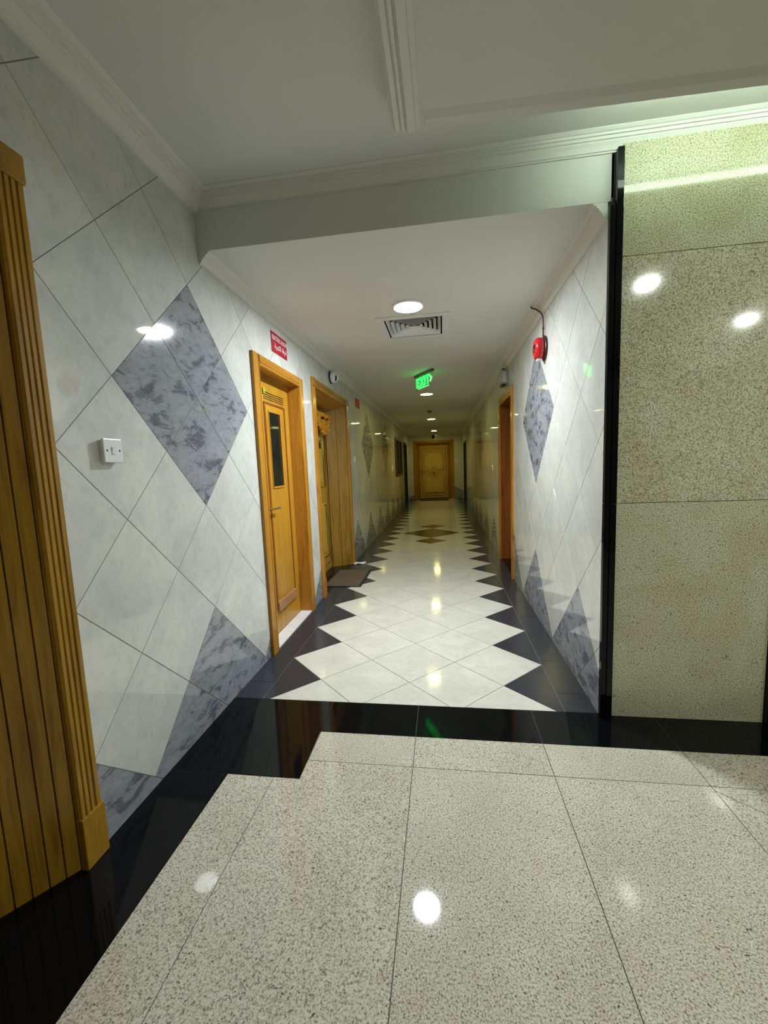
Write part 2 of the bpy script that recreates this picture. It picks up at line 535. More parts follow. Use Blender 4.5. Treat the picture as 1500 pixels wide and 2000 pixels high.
# granite wall of the lobby, right of the corridor
YGW = -0.020
bm = bmesh.new(); box(bm, XR + 0.105, 5.6, YGW + 0.012, 0.075, 0, 2.90)
box(bm, XR + 0.022, XR + 0.104, YGW + 0.012, -0.0005, 0, 2.735)
wall_front = struct(obj('wall_front', bm, M['dgrout']), 'lobby wall of speckled beige granite slabs right of the corridor', 'wall')
fg = lambda a, b, d: (a, YGW + d, b)
ZG = [0.0, 1.125, 2.277, 2.80]
XW = [(1.938, 2.656), (2.7225, 3.60), (3.60, 4.55), (4.55, 5.5)]
for a, b in XW:
    for z0, z1 in zip(ZG, ZG[1:]):
        bm = bmesh.new(); tile_geo(bm, [[(a + g, z0 + g), (b - g, z0 + g), (b - g, z1 - g), (a + g, z1 - g)]], fg, 0.0125)
        obj('granite_panel', bm, M['wgran'], wall_front)

# lobby shell out of the frame
bm = bmesh.new(); box(bm, XL - 0.1, 5.6, -4.3, -4.2, 0, 2.9)
struct(obj('wall_back', bm, plain('back_wall_stone', (0.16, 0.15, 0.12), 0.3)), 'lobby wall behind the viewpoint', 'wall')
bm = bmesh.new(); box(bm, 5.5, 5.6, -4.2, YGW, 0, 2.9)
struct(obj('wall_lobby_right', bm, plain('side_wall_stone', (0.20, 0.19, 0.14), 0.3)), 'lobby wall far to the right', 'wall')

# black granite posts
def post(x0, x1, ret, label):
    t = thing('black_granite_post', label, 'post', (x0, 0, 0), 0, 'black posts framing the granite wall')
    zz = [0.0, 1.125, 2.28, 2.735]
    for z0, z1 in zip(zz, zz[1:]):
        bxo('post_front', M['black'], t, 0.0205 if ret else 0.0, x1 - x0, -0.046, -0.0205, z0 + 0.0006, z1 - 0.0006, bev=0.002)
    if ret:
        for z0, z1 in ((0.0, 1.125), (1.125, 2.50)):
            bxo('post_return', M['black'], t, -0.006, 0.020, -0.0405, -0.013, z0 + 0.0006, z1 - 0.0006, bev=0.002)
    return t
post(1.888, 1.937, True, 'narrow black granite post at the corner where corridor meets granite wall')
post(2.657, 2.722, False, 'black granite post at the right edge of the picture beside the granite wall')

# header over the corridor mouth and ceilings
bm = bmesh.new(); box(bm, XL - 0.1, 1.899, 0.0, 0.12, ZC, 2.92)
struct(obj('wall_header', bm, M['plaster']), 'painted beam face over the mouth of the corridor', 'wall')
bm = bmesh.new()
VX, VY, VR = 0.886, 1.522, 0.238
for x0, x1, y0, y1 in ((XL - 0.1, XR + 0.1, 0.12, VY - VR), (XL - 0.1, XR + 0.1, VY + VR, YE + 0.12), (XL - 0.1, VX - VR, VY - VR, VY + VR), (VX + VR, XR + 0.1, VY - VR, VY + VR)):
    box(bm, x0, x1, y0, y1, ZC, ZC + 0.08)
ceiling = struct(obj('ceiling', bm, M['plaster']), 'flat painted corridor ceiling', 'ceiling')
bm = bmesh.new(); box(bm, XL - 0.1, 5.6, -4.3, 0.0, ZL, ZL + 0.09)
struct(obj('ceiling_lobby', bm, M['plaster']), 'painted lobby ceiling around the lowered panel', 'ceiling')
t = struct(bpy.data.objects.new('ceiling_panel', None), 'lowered ceiling panel with a moulded left edge and hidden light along the wall', 'ceiling'); COL.objects.link(t)
XPL, YPE = 1.030, -0.362
ye = lambda x: YPE + 0.034 * (x - XPL)      # the panel edge runs slightly out of square
LAMPS = [(2.72, -1.52), (4.22, -2.74)]
bm = bmesh.new()
for x0, x1, y0, y1 in ((XPL - 0.004, 2.62, -4.15, None), (2.82, 4.12, -4.15, None), (4.32, 5.45, -4.15, None), (2.62, 2.82, -4.15, -1.62), (2.62, 2.82, -1.42, None), (4.12, 4.32, -4.15, -2.84), (4.12, 4.32, -2.64, None)):
    prism(bm, [(x0, y0), (x1, y0), (x1, ye(x1) if y1 is None else y1), (x0, ye(x0) if y1 is None else y1)], lambda u, v, s: (u, v, s), ZP, ZP + 0.02)
for lx, ly in LAMPS:      # round cut-outs for the recessed lamps
    for k in range(4):
        a = [math.pi / 2 * k + math.pi / 2 * q / 8 for q in range(9)]
        cx_, cy_ = lx + 0.1 * (1 if k in (0, 3) else -1), ly + 0.1 * (1 if k < 2 else -1)
        prism(bm, [(cx_, cy_)] + [(lx + 0.086 * math.cos(b), ly + 0.086 * math.sin(b)) for b in a], lambda u, v, s: (u, v, s), ZP, ZP + 0.02)
    for k in range(4):
        b = math.pi / 2 * k; c_, s_ = math.cos(b), math.sin(b)
        rot = lambda u, v: (lx + u * c_ - v * s_, ly + u * s_ + v * c_)
        prism(bm, [rot(0.086, 0), rot(0.1, -0.1), rot(0.1, 0.1)], lambda u, v, s: (u, v, s), ZP, ZP + 0.02)
obj('panel_board', bm, M['plaster'], t)
bm = bmesh.new()      # shallow bead along the edge, its inner side a long slope
LP = [[bm.verts.new((x, ye(x) + dy, z)) for dy, z in ((-0.085, ZP + 0.0005), (-0.050, ZP - 0.009), (-0.006, ZP - 0.009), (-0.0005, ZP - 0.004), (-0.0005, ZP + 0.0005))] for x in (XPL + 0.03, 5.45)]
for k in range(5): bm.faces.new((LP[0][k], LP[0][(k + 1) % 5], LP[1][(k + 1) % 5], LP[1][k]))
bm.faces.new(LP[0]); bm.faces.new(LP[1])
obj('panel_lip', bm, M['plaster'], t)
bm = bmesh.new()
prof = [(0.918, ZL), (0.918, ZL - 0.030), (0.924, ZL - 0.036), (0.924, ZP + 0.030), (0.932, ZP + 0.012), (0.940, ZP - 0.003), (0.957, ZP - 0.003),
        (0.960, ZP + 0.005), (0.964, ZP + 0.005), (0.966, ZP - 0.006), (0.977, ZP - 0.006), (0.980, ZP + 0.004), (0.986, ZP + 0.004),
        (0.989, ZP - 0.012), (1.018, ZP - 0.012), (1.022, ZP - 0.004), (1.040, ZP - 0.004), (1.040, ZP + 0.02), (0.98, ZL)]
prism(bm, prof, lambda u, v, s: (u, s, v), -4.15, YPE)
obj('panel_moulding', bm, M['crown'], t)

# crown mouldings
def crown_prof(pr, h):
    return [(0, 0), (0, -h), (0.10 * pr, -h), (0.10 * pr, -0.93 * h), (0.20 * pr, -0.90 * h), (0.24 * pr, -0.82 * h), (0.34 * pr, -0.66 * h), (0.46 * pr, -0.52 * h),
            (0.46 * pr, -0.46 * h), (0.56 * pr, -0.44 * h), (0.60 * pr, -0.36 * h), (0.60 * pr, -0.30 * h), (0.72 * pr, -0.29 * h), (0.75 * pr, -0.22 * h),
            (0.75 * pr, -0.17 * h), (0.84 * pr, -0.15 * h), (pr, -0.04 * h), (pr, 0)]
def crown(n, f, a, b, pr, h, label):
    bm = bmesh.new(); prism(bm, crown_prof(pr, h), f, a, b)
    return struct(obj('trim_%d' % n, bm, M['crown']), label, 'moulding')
crown(1, lambda u, v, s: (XL + u, s, ZC + v), 0.0015, YE, 0.066, 0.062, 'white crown moulding along the left side of the corridor')
crown(2, lambda u, v, s: (XR - u, s, ZC + v), 0.0015, YE, 0.066, 0.080, 'white crown moulding along the right side of the corridor')
crown(3, lambda u, v, s: (XL + u, s, ZL + v), -4.2, -0.0005, 0.100, 0.092, 'white crown moulding over the lobby part of the left wall')
crown(4, lambda u, v, s: (s, -u - 0.0005, ZL + v), XL, 5.5, 0.060, 0.078, 'white crown moulding over the corridor mouth and granite wall')
crown(5, lambda u, v, s: (s, YE - u, ZC + v), XL, XR, 0.066, 0.075, 'crown moulding above the end door')

# ================================================================== LAMPS
def lamp(x, y, z, m, label, r=0.105, group=None):
    t = thing('ceiling_lamp', label, 'lamp', (x, y, z), 0, 'round lamps along the corridor ceiling')
    bm = bmesh.new(); lathe(bm, [(r - 0.004, -0.0005), (r + 0.018, -0.0005), (r + 0.016, -0.007), (r + 0.006, -0.014), (r, -0.014), (r - 0.004, -0.008), (r - 0.004, -0.0005)], lambda a, b, h: (a, b, h), 40)
    obj('lamp_ring', bm, M['white'], t, True)
    bm = bmesh.new(); lathe(bm, [(r - 0.004, -0.004), (r - 0.005, -0.0075), (r * 0.6, -0.0085), (0, -0.009)], lambda a, b, h: (a, b, h), 40)
    obj('lamp_diffuser', bm, m, t, True)
    return t
lamp(0.871, 1.024, ZC, M['lampn'], 'bright cold white round ceiling lamp nearest, beside the square air vent')
lamp(0.864, 4.938, ZC, M['lampf'], 'warm round ceiling lamp just beyond the green exit sign')
lamp(0.845, 8.858, ZC, M['lampf'], 'third round ceiling lamp down the corridor, middle of the warm ones')
lamp(0.835, 12.754, ZC, M['lampf'], 'farthest round ceiling lamp, in front of the end door')
def downlight(x, y, label):
    t = thing('downlight', label, 'lamp', (x, y, ZP), 0, 'downlights in the lowered lobby panel')
    bm = bmesh.new(); lathe(bm, [(0.084, 0.018), (0.086, -0.0005), (0.102, -0.0005), (0.100, -0.006), (0.090, -0.008), (0.064, -0.006), (0.062, 0.000), (0.062, 0.006), (0.086, 0.008)], lambda a, b, h: (a, b, h), 40)
    obj('reflector_ring', bm, M['white'], t, True)
    bm = bmesh.new(); lathe(bm, [(0, 0.002), (0.0615, 0.002), (0.0615, 0.006), (0, 0.006)], lambda a, b, h: (a, b, h), 40)
    obj('lamp_diffuser', bm, M['lampl'], t)
downlight(2.72, -1.52, 'recessed round lobby downlight mirrored high in the granite wall')
downlight(4.22, -2.74, 'recessed round lobby downlight farther right in the lowered panel')

t = thing('cove_tube_light', 'greenish white tube light hidden above the lowered ceiling panel edge', 'lamp', (2.64, -0.359, ZP + 0.02), 0.034)
bm = bmesh.new(); tube(bm, [(-0.90, 0.014, 0.034), (0.90, 0.014, 0.034)], 0.020, 12); obj('tube', bm, M['cove'], t, True)
bxo('tube_batten', M['white'], t, -0.94, 0.94, -0.060, -0.020, 0.0005, 0.034, bev=0.003)
for s in (-1, 1):
    bxo('tube_holder', M['white'], t, s * 0.917 - 0.012, s * 0.917 + 0.012, -0.019, 0.036, 0.0005, 0.060, bev=0.003)

# ================================================================== AIR VENT
t = thing('air_vent', 'square white ceiling air vent with nested louvre rings', 'vent', (0.886, 1.522, ZC))
def ring(a0, z0, a1, z1, th=0.004):
    bm = bmesh.new()
    P = []
    for a, z in ((a0, z0), (a1, z1), (a1 - 0.001, z1 + th), (a0, z0 + th)):
        P.append([bm.verts.new((sx * a, sy * a, z)) for sx, sy in ((-1, -1), (1, -1), (1, 1), (-1, 1))])
    for A, B in zip(P, P[1:] + P[:1]):
        for k in range(4): bm.faces.new((A[k], A[(k + 1) % 4], B[(k + 1) % 4], B[k]))
    return bm
bm = bmesh.new()
for x0, x1, y0, y1 in ((-0.30, 0.30, -0.30, -0.236), (-0.30, 0.30, 0.236, 0.30), (-0.30, -0.236, -0.2355, 0.2355), (0.236, 0.30, -0.2355, 0.2355)):
    box(bm, x0, x1, y0, y1, -0.006, -0.0005, bev=0.002)
obj('vent_frame', bm, M['white'], t)
bxo('duct_back', M['void'], t, -0.30, 0.30, -0.30, 0.30, 0.0805, 0.085)
bm = bmesh.new()
for x0, x1, y0, y1 in ((-0.2375, 0.2375, -0.2375, -0.2355), (-0.2375, 0.2375, 0.2355, 0.2375), (-0.2375, -0.2355, -0.2355, 0.2355), (0.2355, 0.2375, -0.2355, 0.2355)):
    box(bm, x0, x1, y0, y1, 0.0, 0.0800)
obj('duct_side', bm, M['void'], t)
for k in range(6):
    a = 0.224 - k * 0.038
    obj('louvre_ring', ring(max(a - 0.026, 0.003), 0.026, a, -0.003, 0.0015), M['white'], t)

# ================================================================== EXIT SIGN
p0, p1 = Vector((0.775, 3.50, 0)), Vector((1.000, 3.12, 0))
ang = math.atan2((p1 - p0).y, (p1 - p0).x)
mid = (p0 + p1) / 2
t = thing('exit_sign', 'hanging clear exit sign with glowing green letters, turned aslant', 'sign', (mid.x, mid.y, ZC), ang)
bxo('ceiling_bar', plain('sign_bar', (0.10, 0.11, 0.09), 0.4), t, -0.235, 0.235, -0.022, 0.022, -0.028, -0.0005, bev=0.003)
bxo('acrylic_plate', M['acryl'], t, -0.222, 0.222, -0.003, 0.003, -0.205, -0.027)
def text_mesh(name, body, size, m, parent, loc, rot, extrude=0.001, sx=1.0, align='CENTER', bold=0.0):
    cu_ = bpy.data.curves.new('txt', 'FONT'); cu_.body = body; cu_.size = size
    cu_.align_x = align; cu_.align_y = 'CENTER'; cu_.extrude = extrude; cu_.offset = size * bold; cu_.resolution_u = 3
    tmp = bpy.data.objects.new('txt', cu_); COL.objects.link(tmp)
    bpy.context.view_layer.update()
    me = bpy.data.meshes.new_from_object(tmp.evaluated_get(bpy.context.evaluated_depsgraph_get()))
    bpy.data.objects.remove(tmp, do_unlink=True); bpy.data.curves.remove(cu_)
    R_ = Matrix.Rotation(rot[2], 4, 'Z') @ Matrix.Rotation(rot[0], 4, 'X')
    me.transform(Matrix.Translation(loc) @ R_ @ Matrix.Diagonal((sx, 1, 1, 1)))
    me.materials.clear(); me.materials.append(m); me.name = name
    o = bpy.data.objects.new(name, me); COL.objects.link(o); o.parent = parent
    return o
def bars(bm, segs):
    for (x0, z0, x1, z1, wd) in segs:
        a, b = Vector((x0, z0)), Vector((x1, z1)); d = (b - a).normalized(); n = Vector((-d.y, d.x)) * wd / 2
        pts = [(a - n)[:], (b - n)[:], (b + n)[:], (a + n)[:]]
        prism(bm, pts, lambda u, v, s: (u, s, v), -0.0042, -0.0032)
        prism(bm, pts, lambda u, v, s: (u, s, v), 0.0032, 0.0042)
zt, zb = -0.043, -0.166
def letter(segs, m=M['exitg']):
    bm = bmesh.new(); bars(bm, segs); obj('letter', bm, m, t)
wd = 0.030
letter([(-0.195, zb, -0.195, zt, wd), (-0.18, zt - wd / 2, -0.118, zt - wd / 2, wd), (-0.18, zb + wd / 2, -0.118, zb + wd / 2, wd), (-0.18, (zt + zb) / 2, -0.126, (zt + zb) / 2, wd * 0.9)])
letter([(-0.098, zt, -0.012, zb, wd * 1.1), (-0.098, zb, -0.012, zt, wd * 1.1)])
letter([(0.028, zb, 0.028, zt, wd)])
letter([(0.102, zb, 0.102, zt, wd), (0.056, zt - wd / 2, 0.148, zt - wd / 2, wd)])
letter([(0.158, -0.070, 0.200, -0.1045, wd * 0.8), (0.158, -0.139, 0.200, -0.1045, wd * 0.8)], M['exitw'])
bm = bmesh.new()
for k in range(9): bars(bm, [(-0.16 + k * 0.034, -0.182, -0.142 + k * 0.034, -0.182, 0.010)])
obj('small_lettering', bm, M['exitw'], t)
for s in (-0.2, 0.2):
    bxo('hanger', M['steel'], t, s - 0.006, s + 0.006, -0.005, 0.005, -0.036, -0.026)

# ================================================================== DOORS
def fluted(w, t, flutes):
    """cross-section of a casing board: x across 0..w, y outwards is negative"""
    pts = [(0, 0), (0, -t * 0.7), (0.006, -t)]
    lo, hi = 0.016, w - 0.012
    pitch = (hi - lo) / flutes
    for k in range(flutes):
        c = lo + (k + 0.5) * pitch
        pts += [(c - pitch * 0.22, -t), (c - pitch * 0.12, -t + 0.006), (c + pitch * 0.12, -t + 0.006), (c + pitch * 0.22, -t)]
    pts += [(w - 0.006, -t), (w, -t * 0.6), (w, 0)]
    return pts

def carved_leaf(parent, x0, x1, y, z0, z1, hinge_right):
    """pale panelled leaf with arched upper panel, centre diamond and notched lower panel"""
    lf = bxo('door_leaf', M['leafp'], parent, x0, x1, y, y + 0.045, z0, z1, bev=0.002)
    cx = (x0 + x1) / 2; wd = (x1 - x0) * 0.36; hz = z1 - z0
    def path(pts, r, m=M['carve'], nm='leaf_moulding'):
        bm = bmesh.new(); tube(bm, [(a, y - 0.002, b) for a, b in pts], r, 6, True); obj(nm, bm, m, lf, True)
    mz = z0 + hz * 0.49
    # upper panel: arched top, V notch over the diamond
    zt_ = z0 + hz * 0.90; zs = z0 + hz * 0.80; zb_ = z0 + hz * 0.545
    up = [(cx - wd, zb_)] + [(cx - wd, zs)] + [(cx - wd * math.cos(a), zs + (zt_ - zs) * math.sin(a)) for a in [math.pi * k / 12 for k in range(1, 12)]] + \
         [(cx + wd, zs), (cx + wd, zb_), (cx + wd * 0.62, zb_), (cx, zb_ + hz * 0.065), (cx - wd * 0.62, zb_)]
    lo = [(cx - wd, z0 + hz * 0.10), (cx - wd, mz - hz * 0.055), (cx - wd * 0.62, mz - hz * 0.055), (cx, mz - hz * 0.12), (cx + wd * 0.62, mz - hz * 0.055), (cx + wd, mz - hz * 0.055), (cx + wd, z0 + hz * 0.10)]
    for P in (up, lo):
        path(P, 0.014)
        q = [(cx + (a - cx) * 0.84, sum(b for _, b in P) / len(P) + (b - sum(b for _, b in P) / len(P)) * 0.88) for a, b in P]
        bm = bmesh.new(); prism(bm, q, lambda u, v, s: (u, s, v), y - 0.007, y); obj('raised_panel', bm, M['carve'], lf)
    path([(cx - wd * 0.42, mz), (cx, mz + hz * 0.075), (cx + wd * 0.42, mz), (cx, mz - hz * 0.075)], 0.012)
    bm = bmesh.new(); lathe(bm, [(0.045, 0), (0.04, -0.012), (0.02, -0.016), (0, -0.012)], lambda a, b, h: (cx + a, y + h, mz + b), 12); obj('rosette', bm, M['brown'], lf, True)
    bm = bmesh.new()
    pp = [(x0 + 0.075, z0 + 0.10), (x0 + 0.075, z1 - 0.08), (x1 - 0.075, z1 - 0.08), (x1 - 0.075, z0 + 0.10)]
    tube(bm, [(a, y - 0.001, b) for a, b in pp], 0.011, 6, True); obj('border_moulding', bm, M['oak'], lf, True)
    hx = x0 + 0.075 if hinge_right else x1 - 0.075; s = 1 if hinge_right else -1
    bm = bmesh.new(); box(bm, hx - 0.02, hx + 0.02, y - 0.010, y, z0 + 0.90, z0 + 1.14, bev=0.004)
    tube(bm, [(hx, y - 0.008, z0 + 1.06), (hx, y - 0.05, z0 + 1.06), (hx + s * 0.115, y - 0.05, z0 + 1.055)], 0.010, 8)
    obj('door_handle', bm, M['brass'], lf, False)
    bm = bmesh.new(); lathe(bm, [(0.013, 0), (0.011, -0.006), (0, -0.007)], lambda a, b, h: (cx + a, y + h, z0 + hz * 0.75 + b), 12); obj('peephole', bm, M['brass'], lf, True)
    return lf

def grand_door(name, label, loc, rz, W, HT, cw, sx, dp, nb, lh, hinge_right, wh, wv='oak'):
    """oak doorway: fluted casing with corner blocks, splayed boarded reveal, carved leaf"""
    d = thing(name, label, 'door', loc, rz, None, 'structure')
    th = 0.022; zpl, zbk = 0.19, HT - 0.085
    sec = fluted(cw, th, 3)
    for side in (0, 1):
        f = (lambda u, v, s: (u, v, s)) if side == 0 else (lambda u, v, s: (W - u, v, s))
        bm = bmesh.new(); prism(bm, sec, f, zpl, zbk); obj('door_casing', bm, M[wv], d)
        a, b = (0.0, cw) if side == 0 else (W - cw, W)
        bxo('plinth_block', M[wv], d, a - 0.002, b - 0.0005 if side == 0 else b + 0.002, -th - 0.006, 0.0, 0.0, zpl - 0.0005, bev=0.003)
        bxo('corner_block', M[wv], d, a - 0.002, b + 0.002, -th - 0.006, 0.0, zbk + 0.0005, HT, bev=0.004)
        for k in range(nb):
            s0, s1 = k / nb, (k + 1) / nb
            A = Vector((cw + sx * s0, dp * s0)); B = Vector((cw + sx * s1, dp * s1))
            dv = (B - A); n = Vector((-dv.y, dv.x)).normalized()      # to the back of the board
            if n.y < 0: n = -n
            l = dv.length; e = dv / l
            pts = [A + e * 0.0008 + n * 0.02, A + e * 0.0008 + n * 0.005, A + e * 0.0032, B - e * 0.0032, B - e * 0.0008 + n * 0.005, B - e * 0.0008 + n * 0.02]
            pts = [p[:] for p in pts]
            zt2 = (HT - cw) - (HT - cw - lh - 0.03) * s0 + 0.006
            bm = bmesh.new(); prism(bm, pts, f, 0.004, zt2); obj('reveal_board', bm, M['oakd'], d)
    bm = bmesh.new(); prism(bm, fluted(cw, th, 3), lambda u, v, s: (s, v, HT - u), cw + 0.0025, W - cw - 0.0025)
    obj('door_casing', bm, M[wh], d)
    # sloping head of the reveal
    hs = HT - cw
    for k in range(4):
        s0, s1 = k / 4, (k + 1) / 4
        bm = bmesh.new(); sec_ = []
        for q, e in ((s0, 0.0005), (s1, -0.0005)):
            z_ = hs + (lh + 0.03 - hs) * q
            sec_.append([bm.verts.new((cw + sx * q - 0.004, dp * q + e, z_)), bm.verts.new((W - cw - sx * q + 0.004, dp * q + e, z_)),
                         bm.verts.new((W - cw - sx * q + 0.004, dp * q + e, z_ + 0.02)), bm.verts.new((cw + sx * q - 0.004, dp * q + e, z_ + 0.02))])
        for n_ in range(4): bm.faces.new((sec_[0][n_], sec_[0][(n_ + 1) % 4], sec_[1][(n_ + 1) % 4], sec_[1][n_]))
        bm.faces.new(sec_[0]); bm.faces.new(sec_[1])
        obj('head_board', bm, M[wh], d)
    x0, x1 = cw + sx, W - cw - sx
    bm = bmesh.new(); prism(bm, [(cw, 0.0005), (W - cw, 0.0005), (x1, dp + 0.004), (x0, dp + 0.004)], lambda u, v, s: (u, v, s), 0.0, 0.0035); obj('door_sill', bm, M['black'], d)
    # frame round the leaf
    bxo('leaf_stop', M['carve'], d, x0 - 0.005, x1 + 0.005, dp - 0.004, dp + 0.05, lh, lh + 0.03, bev=0.002)
    bxo('wall_lining', M['void'], d, x0 - 0.03, x1 + 0.03, dp + 0.056, dp + 0.066, 0, lh + 0.06)
    carved_leaf(d, x0 + 0.003, x1 - 0.003, dp + 0.006, 0.012, lh - 0.003, hinge_right)
    return d

PI = math.pi
# lobby doorway at the left edge (local x runs along world +y)
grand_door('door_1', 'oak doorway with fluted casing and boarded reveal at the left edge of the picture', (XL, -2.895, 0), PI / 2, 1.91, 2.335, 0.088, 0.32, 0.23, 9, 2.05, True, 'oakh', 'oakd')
grand_door('door_3', 'carved oak apartment door deep in its reveal, with marigold garland, left wall', (XL, 1.855, 0), PI / 2, 1.56, 2.262, 0.09, 0.14, 0.25, 2, 2.05, True, 'oakh')
grand_door('door_6', 'carved oak door closing the far end of the corridor', (-0.008, YE, 0), 0, 1.56, 2.262, 0.09, 0.14, 0.25, 2, 2.04, True, 'oakx')

# service door with the dark glass slot
d = thing('door_2', 'plain oak service door with dark glass slot and louvres under a red sign', 'door', (XL, 0.54, 0), PI / 2, None, 'structure')
W2, H2 = 1.01, 2.168
def flat_sec(cw, th): return [(0, 0), (0, -th), (cw * 0.68, -th), (cw * 0.72, -th + 0.005), (cw * 0.80, -th + 0.005), (cw * 0.84, -th), (cw, -th * 0.8), (cw, 0)]
for side in (0, 1):
    f = (lambda u, v, s: (u, v, s)) if side == 0 else (lambda u, v, s: (W2 - u, v, s))
    cw2 = 0.105 if side == 0 else 0.085
    bm = bmesh.new(); prism(bm, flat_sec(cw2, 0.022), f, 0.0, H2); obj('door_casing', bm, M['oak'], d)
    a = 0.105 if side == 0 else W2 - 0.085
    bxo('door_jamb', M['oak'], d, a - 0.03 if side == 0 else a, a if side == 0 else a + 0.03, 0.0005, 0.15, 0.0, 2.10)
bm = bmesh.new(); prism(bm, flat_sec(0.075, 0.022), lambda u, v, s: (s, v, H2 - u), 0.106, W2 - 0.086); obj('door_casing', bm, M['oakh'], d)
bxo('door_jamb', M['oakh'], d, 0.08, W2 - 0.06, 0.0005, 0.15, 2.0925, 2.122)
bxo('head_recess', M['oakh'], d, 0.105, W2 - 0.085, 0.085, 0.15, 2.055, 2.092)
bxo('door_sill', M['sill'], d, 0.105, W2 - 0.085, -0.010, 0.099, 0.0, 0.010, bev=0.001)
LY = 0.100
lf = bxo('door_leaf', M['leaf'], d, 0.107, W2 - 0.087, LY, LY + 0.045, 0.012, 2.055, bev=0.002)
bxo('wall_lining', M['void'], d, 0.08, W2 - 0.06, LY + 0.05, LY + 0.06, 0, 2.12)
for k in range(4):
    bxo('louvre_slot', M['dark'], lf, 0.40, 0.81, LY - 0.003, LY + 0.004, 1.918 + k * 0.017, 1.9245 + k * 0.017, bev=0.001)
px0, px1, pz0, pz1 = 0.395, 0.808, 0.205, 1.89
bm = bmesh.new()
for x in (px0, px1): box(bm, x - 0.009, x + 0.009, LY - 0.007, LY + 0.001, pz0, pz1, bev=0.003)
box(bm, px0, px1, LY - 0.007, LY + 0.001, pz1 - 0.008, pz1 + 0.008, bev=0.003)
obj('panel_moulding', bm, M['brown'], lf)
bxo('raised_panel', M['leaf'], lf, px0 + 0.02, px1 - 0.02, LY - 0.005, LY + 0.001, 0.29, 1.868, bev=0.002)
bxo('kick_ledge', plain('pinkish_varnish', (0.42, 0.20, 0.09), 0.2, coat=0.4), lf, px0, px1 - 0.01, LY - 0.019, LY + 0.001, 0.190, 0.272, bev=0.006)
gx0, gx1, gz0, gz1 = 0.468, 0.690, 1.222, 1.822
bxo('glass_pane', M['glass'], lf, gx0, gx1, LY - 0.0065, LY - 0.0045, gz0, gz1)
bm = bmesh.new()
box(bm, gx0 - 0.010, gx0, LY - 0.010, LY - 0.0045, gz0 - 0.01, gz1 + 0.01); box(bm, gx1, gx1 + 0.010, LY - 0.010, LY - 0.0045, gz0 - 0.01, gz1 + 0.01)
box(bm, gx0, gx1, LY - 0.010, LY - 0.0045, gz1, gz1 + 0.01); box(bm, gx0, gx1, LY - 0.012, LY - 0.0045, gz0 - 0.016, gz0)
obj('glazing_bead', bm, M['leaf'], lf)
bm = bmesh.new(); lathe(bm, [(0.022, 0), (0.020, -0.008), (0, -0.009)], lambda a, b, h: (0.36 + a, LY + h, 1.05 + b), 14)
tube(bm, [(0.36, LY - 0.006, 1.05), (0.36, LY - 0.05, 1.05), (0.46, LY - 0.05, 1.048)], 0.009, 8)
obj('door_handle', bm, M['steel'], lf)
bxo('green_sticker', plain('lime_sticker', (0.42, 0.55, 0.02), 0.5), lf, 0.385, 0.405, LY - 0.012, LY - 0.0095, 1.955, 2.0)

# right-hand doorway and the two dim doorways at the far end
def plain_door(name, label, loc, rz, W, HT, cw, dp, m, ml):
    d = thing(name, label, 'door', loc, rz, None, 'structure')
    for side in (0, 1):
        f = (lambda u, v, s: (u, v, s)) if side == 0 else (lambda u, v, s: (W - u, v, s))
        bm = bmesh.new(); prism(bm, flat_sec(cw, 0.02), f, 0.0, HT); obj('door_casing', bm, M[m], d)
        bm = bmesh.new(); prism(bm, [(cw - 0.025, 0.0005), (cw, 0.0005), (cw, dp * 0.45), (cw + 0.012, dp * 0.45), (cw + 0.012, dp), (cw - 0.025, dp)], f, 0.0, HT - cw); obj('door_jamb', bm, M['brown' if m != 'dark' else 'dark'], d)
    bm = bmesh.new(); prism(bm, flat_sec(cw, 0.02), lambda u, v, s: (s, v, HT - u), cw + 0.0005, W - cw - 0.0005); obj('door_casing', bm, M[m], d)
    bxo('door_jamb', M['brown' if m != 'dark' else 'dark'], d, cw - 0.02, W - cw + 0.02, 0.0005, dp, HT - cw + 0.0005, HT - cw + 0.025)
    bxo('door_sill', M['black'], d, cw, W - cw, 0.0, dp, 0.0, 0.006)
    lf = bxo('door_leaf', M[ml], d, cw, W - cw, dp + 0.001, dp + 0.045, 0.008, HT - cw)
    for z0, z1 in ((0.2, 0.9), (1.1, 1.85)):
        bxo('raised_panel', M[ml], lf, cw + 0.14, W - cw - 0.14, dp - 0.007, dp + 0.002, z0, z1, bev=0.004)
    bm = bmesh.new(); tube(bm, [(cw + 0.08, dp, 1.02), (cw + 0.08, dp - 0.045, 1.02), (cw + 0.18, dp - 0.045, 1.02)], 0.009, 8); obj('door_handle', bm, M['brass'], lf)
    return d
plain_door('door_4', 'red brown wooden doorway on the right wall under the emergency light', (XR, 3.69, 0), -PI / 2, 1.10, 2.185, 0.09, 0.20, 'oak', 'brown')
plain_door('door_5', 'dim dark doorway on the left wall near the far end, past the window', (XL, 11.72, 0), PI / 2, 1.11, 2.13, 0.07, 0.12, 'dark', 'dark')
plain_door('door_7', 'dim dark doorway on the right wall near the far end', (XR, 12.98, 0), -PI / 2, 1.26, 2.08, 0.07, 0.12, 'dark', 'dark')

# far window on the left wall
d = thing('window_1', 'dark framed window far down the left corridor wall', 'window', (XL, 9.13, 1.05), PI / 2, None, 'structure')
for a, b, z0, z1 in ((0, 0.10, 0, 1.08), (1.74, 1.84, 0, 1.08), (0.1005, 1.7395, 0, 0.07), (0.1005, 1.7395, 1.01, 1.08), (0.89, 0.95, 0.0705, 1.0095)):
    bxo('window_frame', M['dark'], d, a, b, -0.025, 0.06, z0, z1, bev=0.003)
for a, b in ((0.1005, 0.8895), (0.9505, 1.7395)):
    bxo('window_pane', M['wglass'], d, a, b, 0.010, 0.016, 0.0705, 1.0095)
bxo('window_back', M['void'], d, 0.0, 1.84, 0.062, 0.07, 0, 1.08)

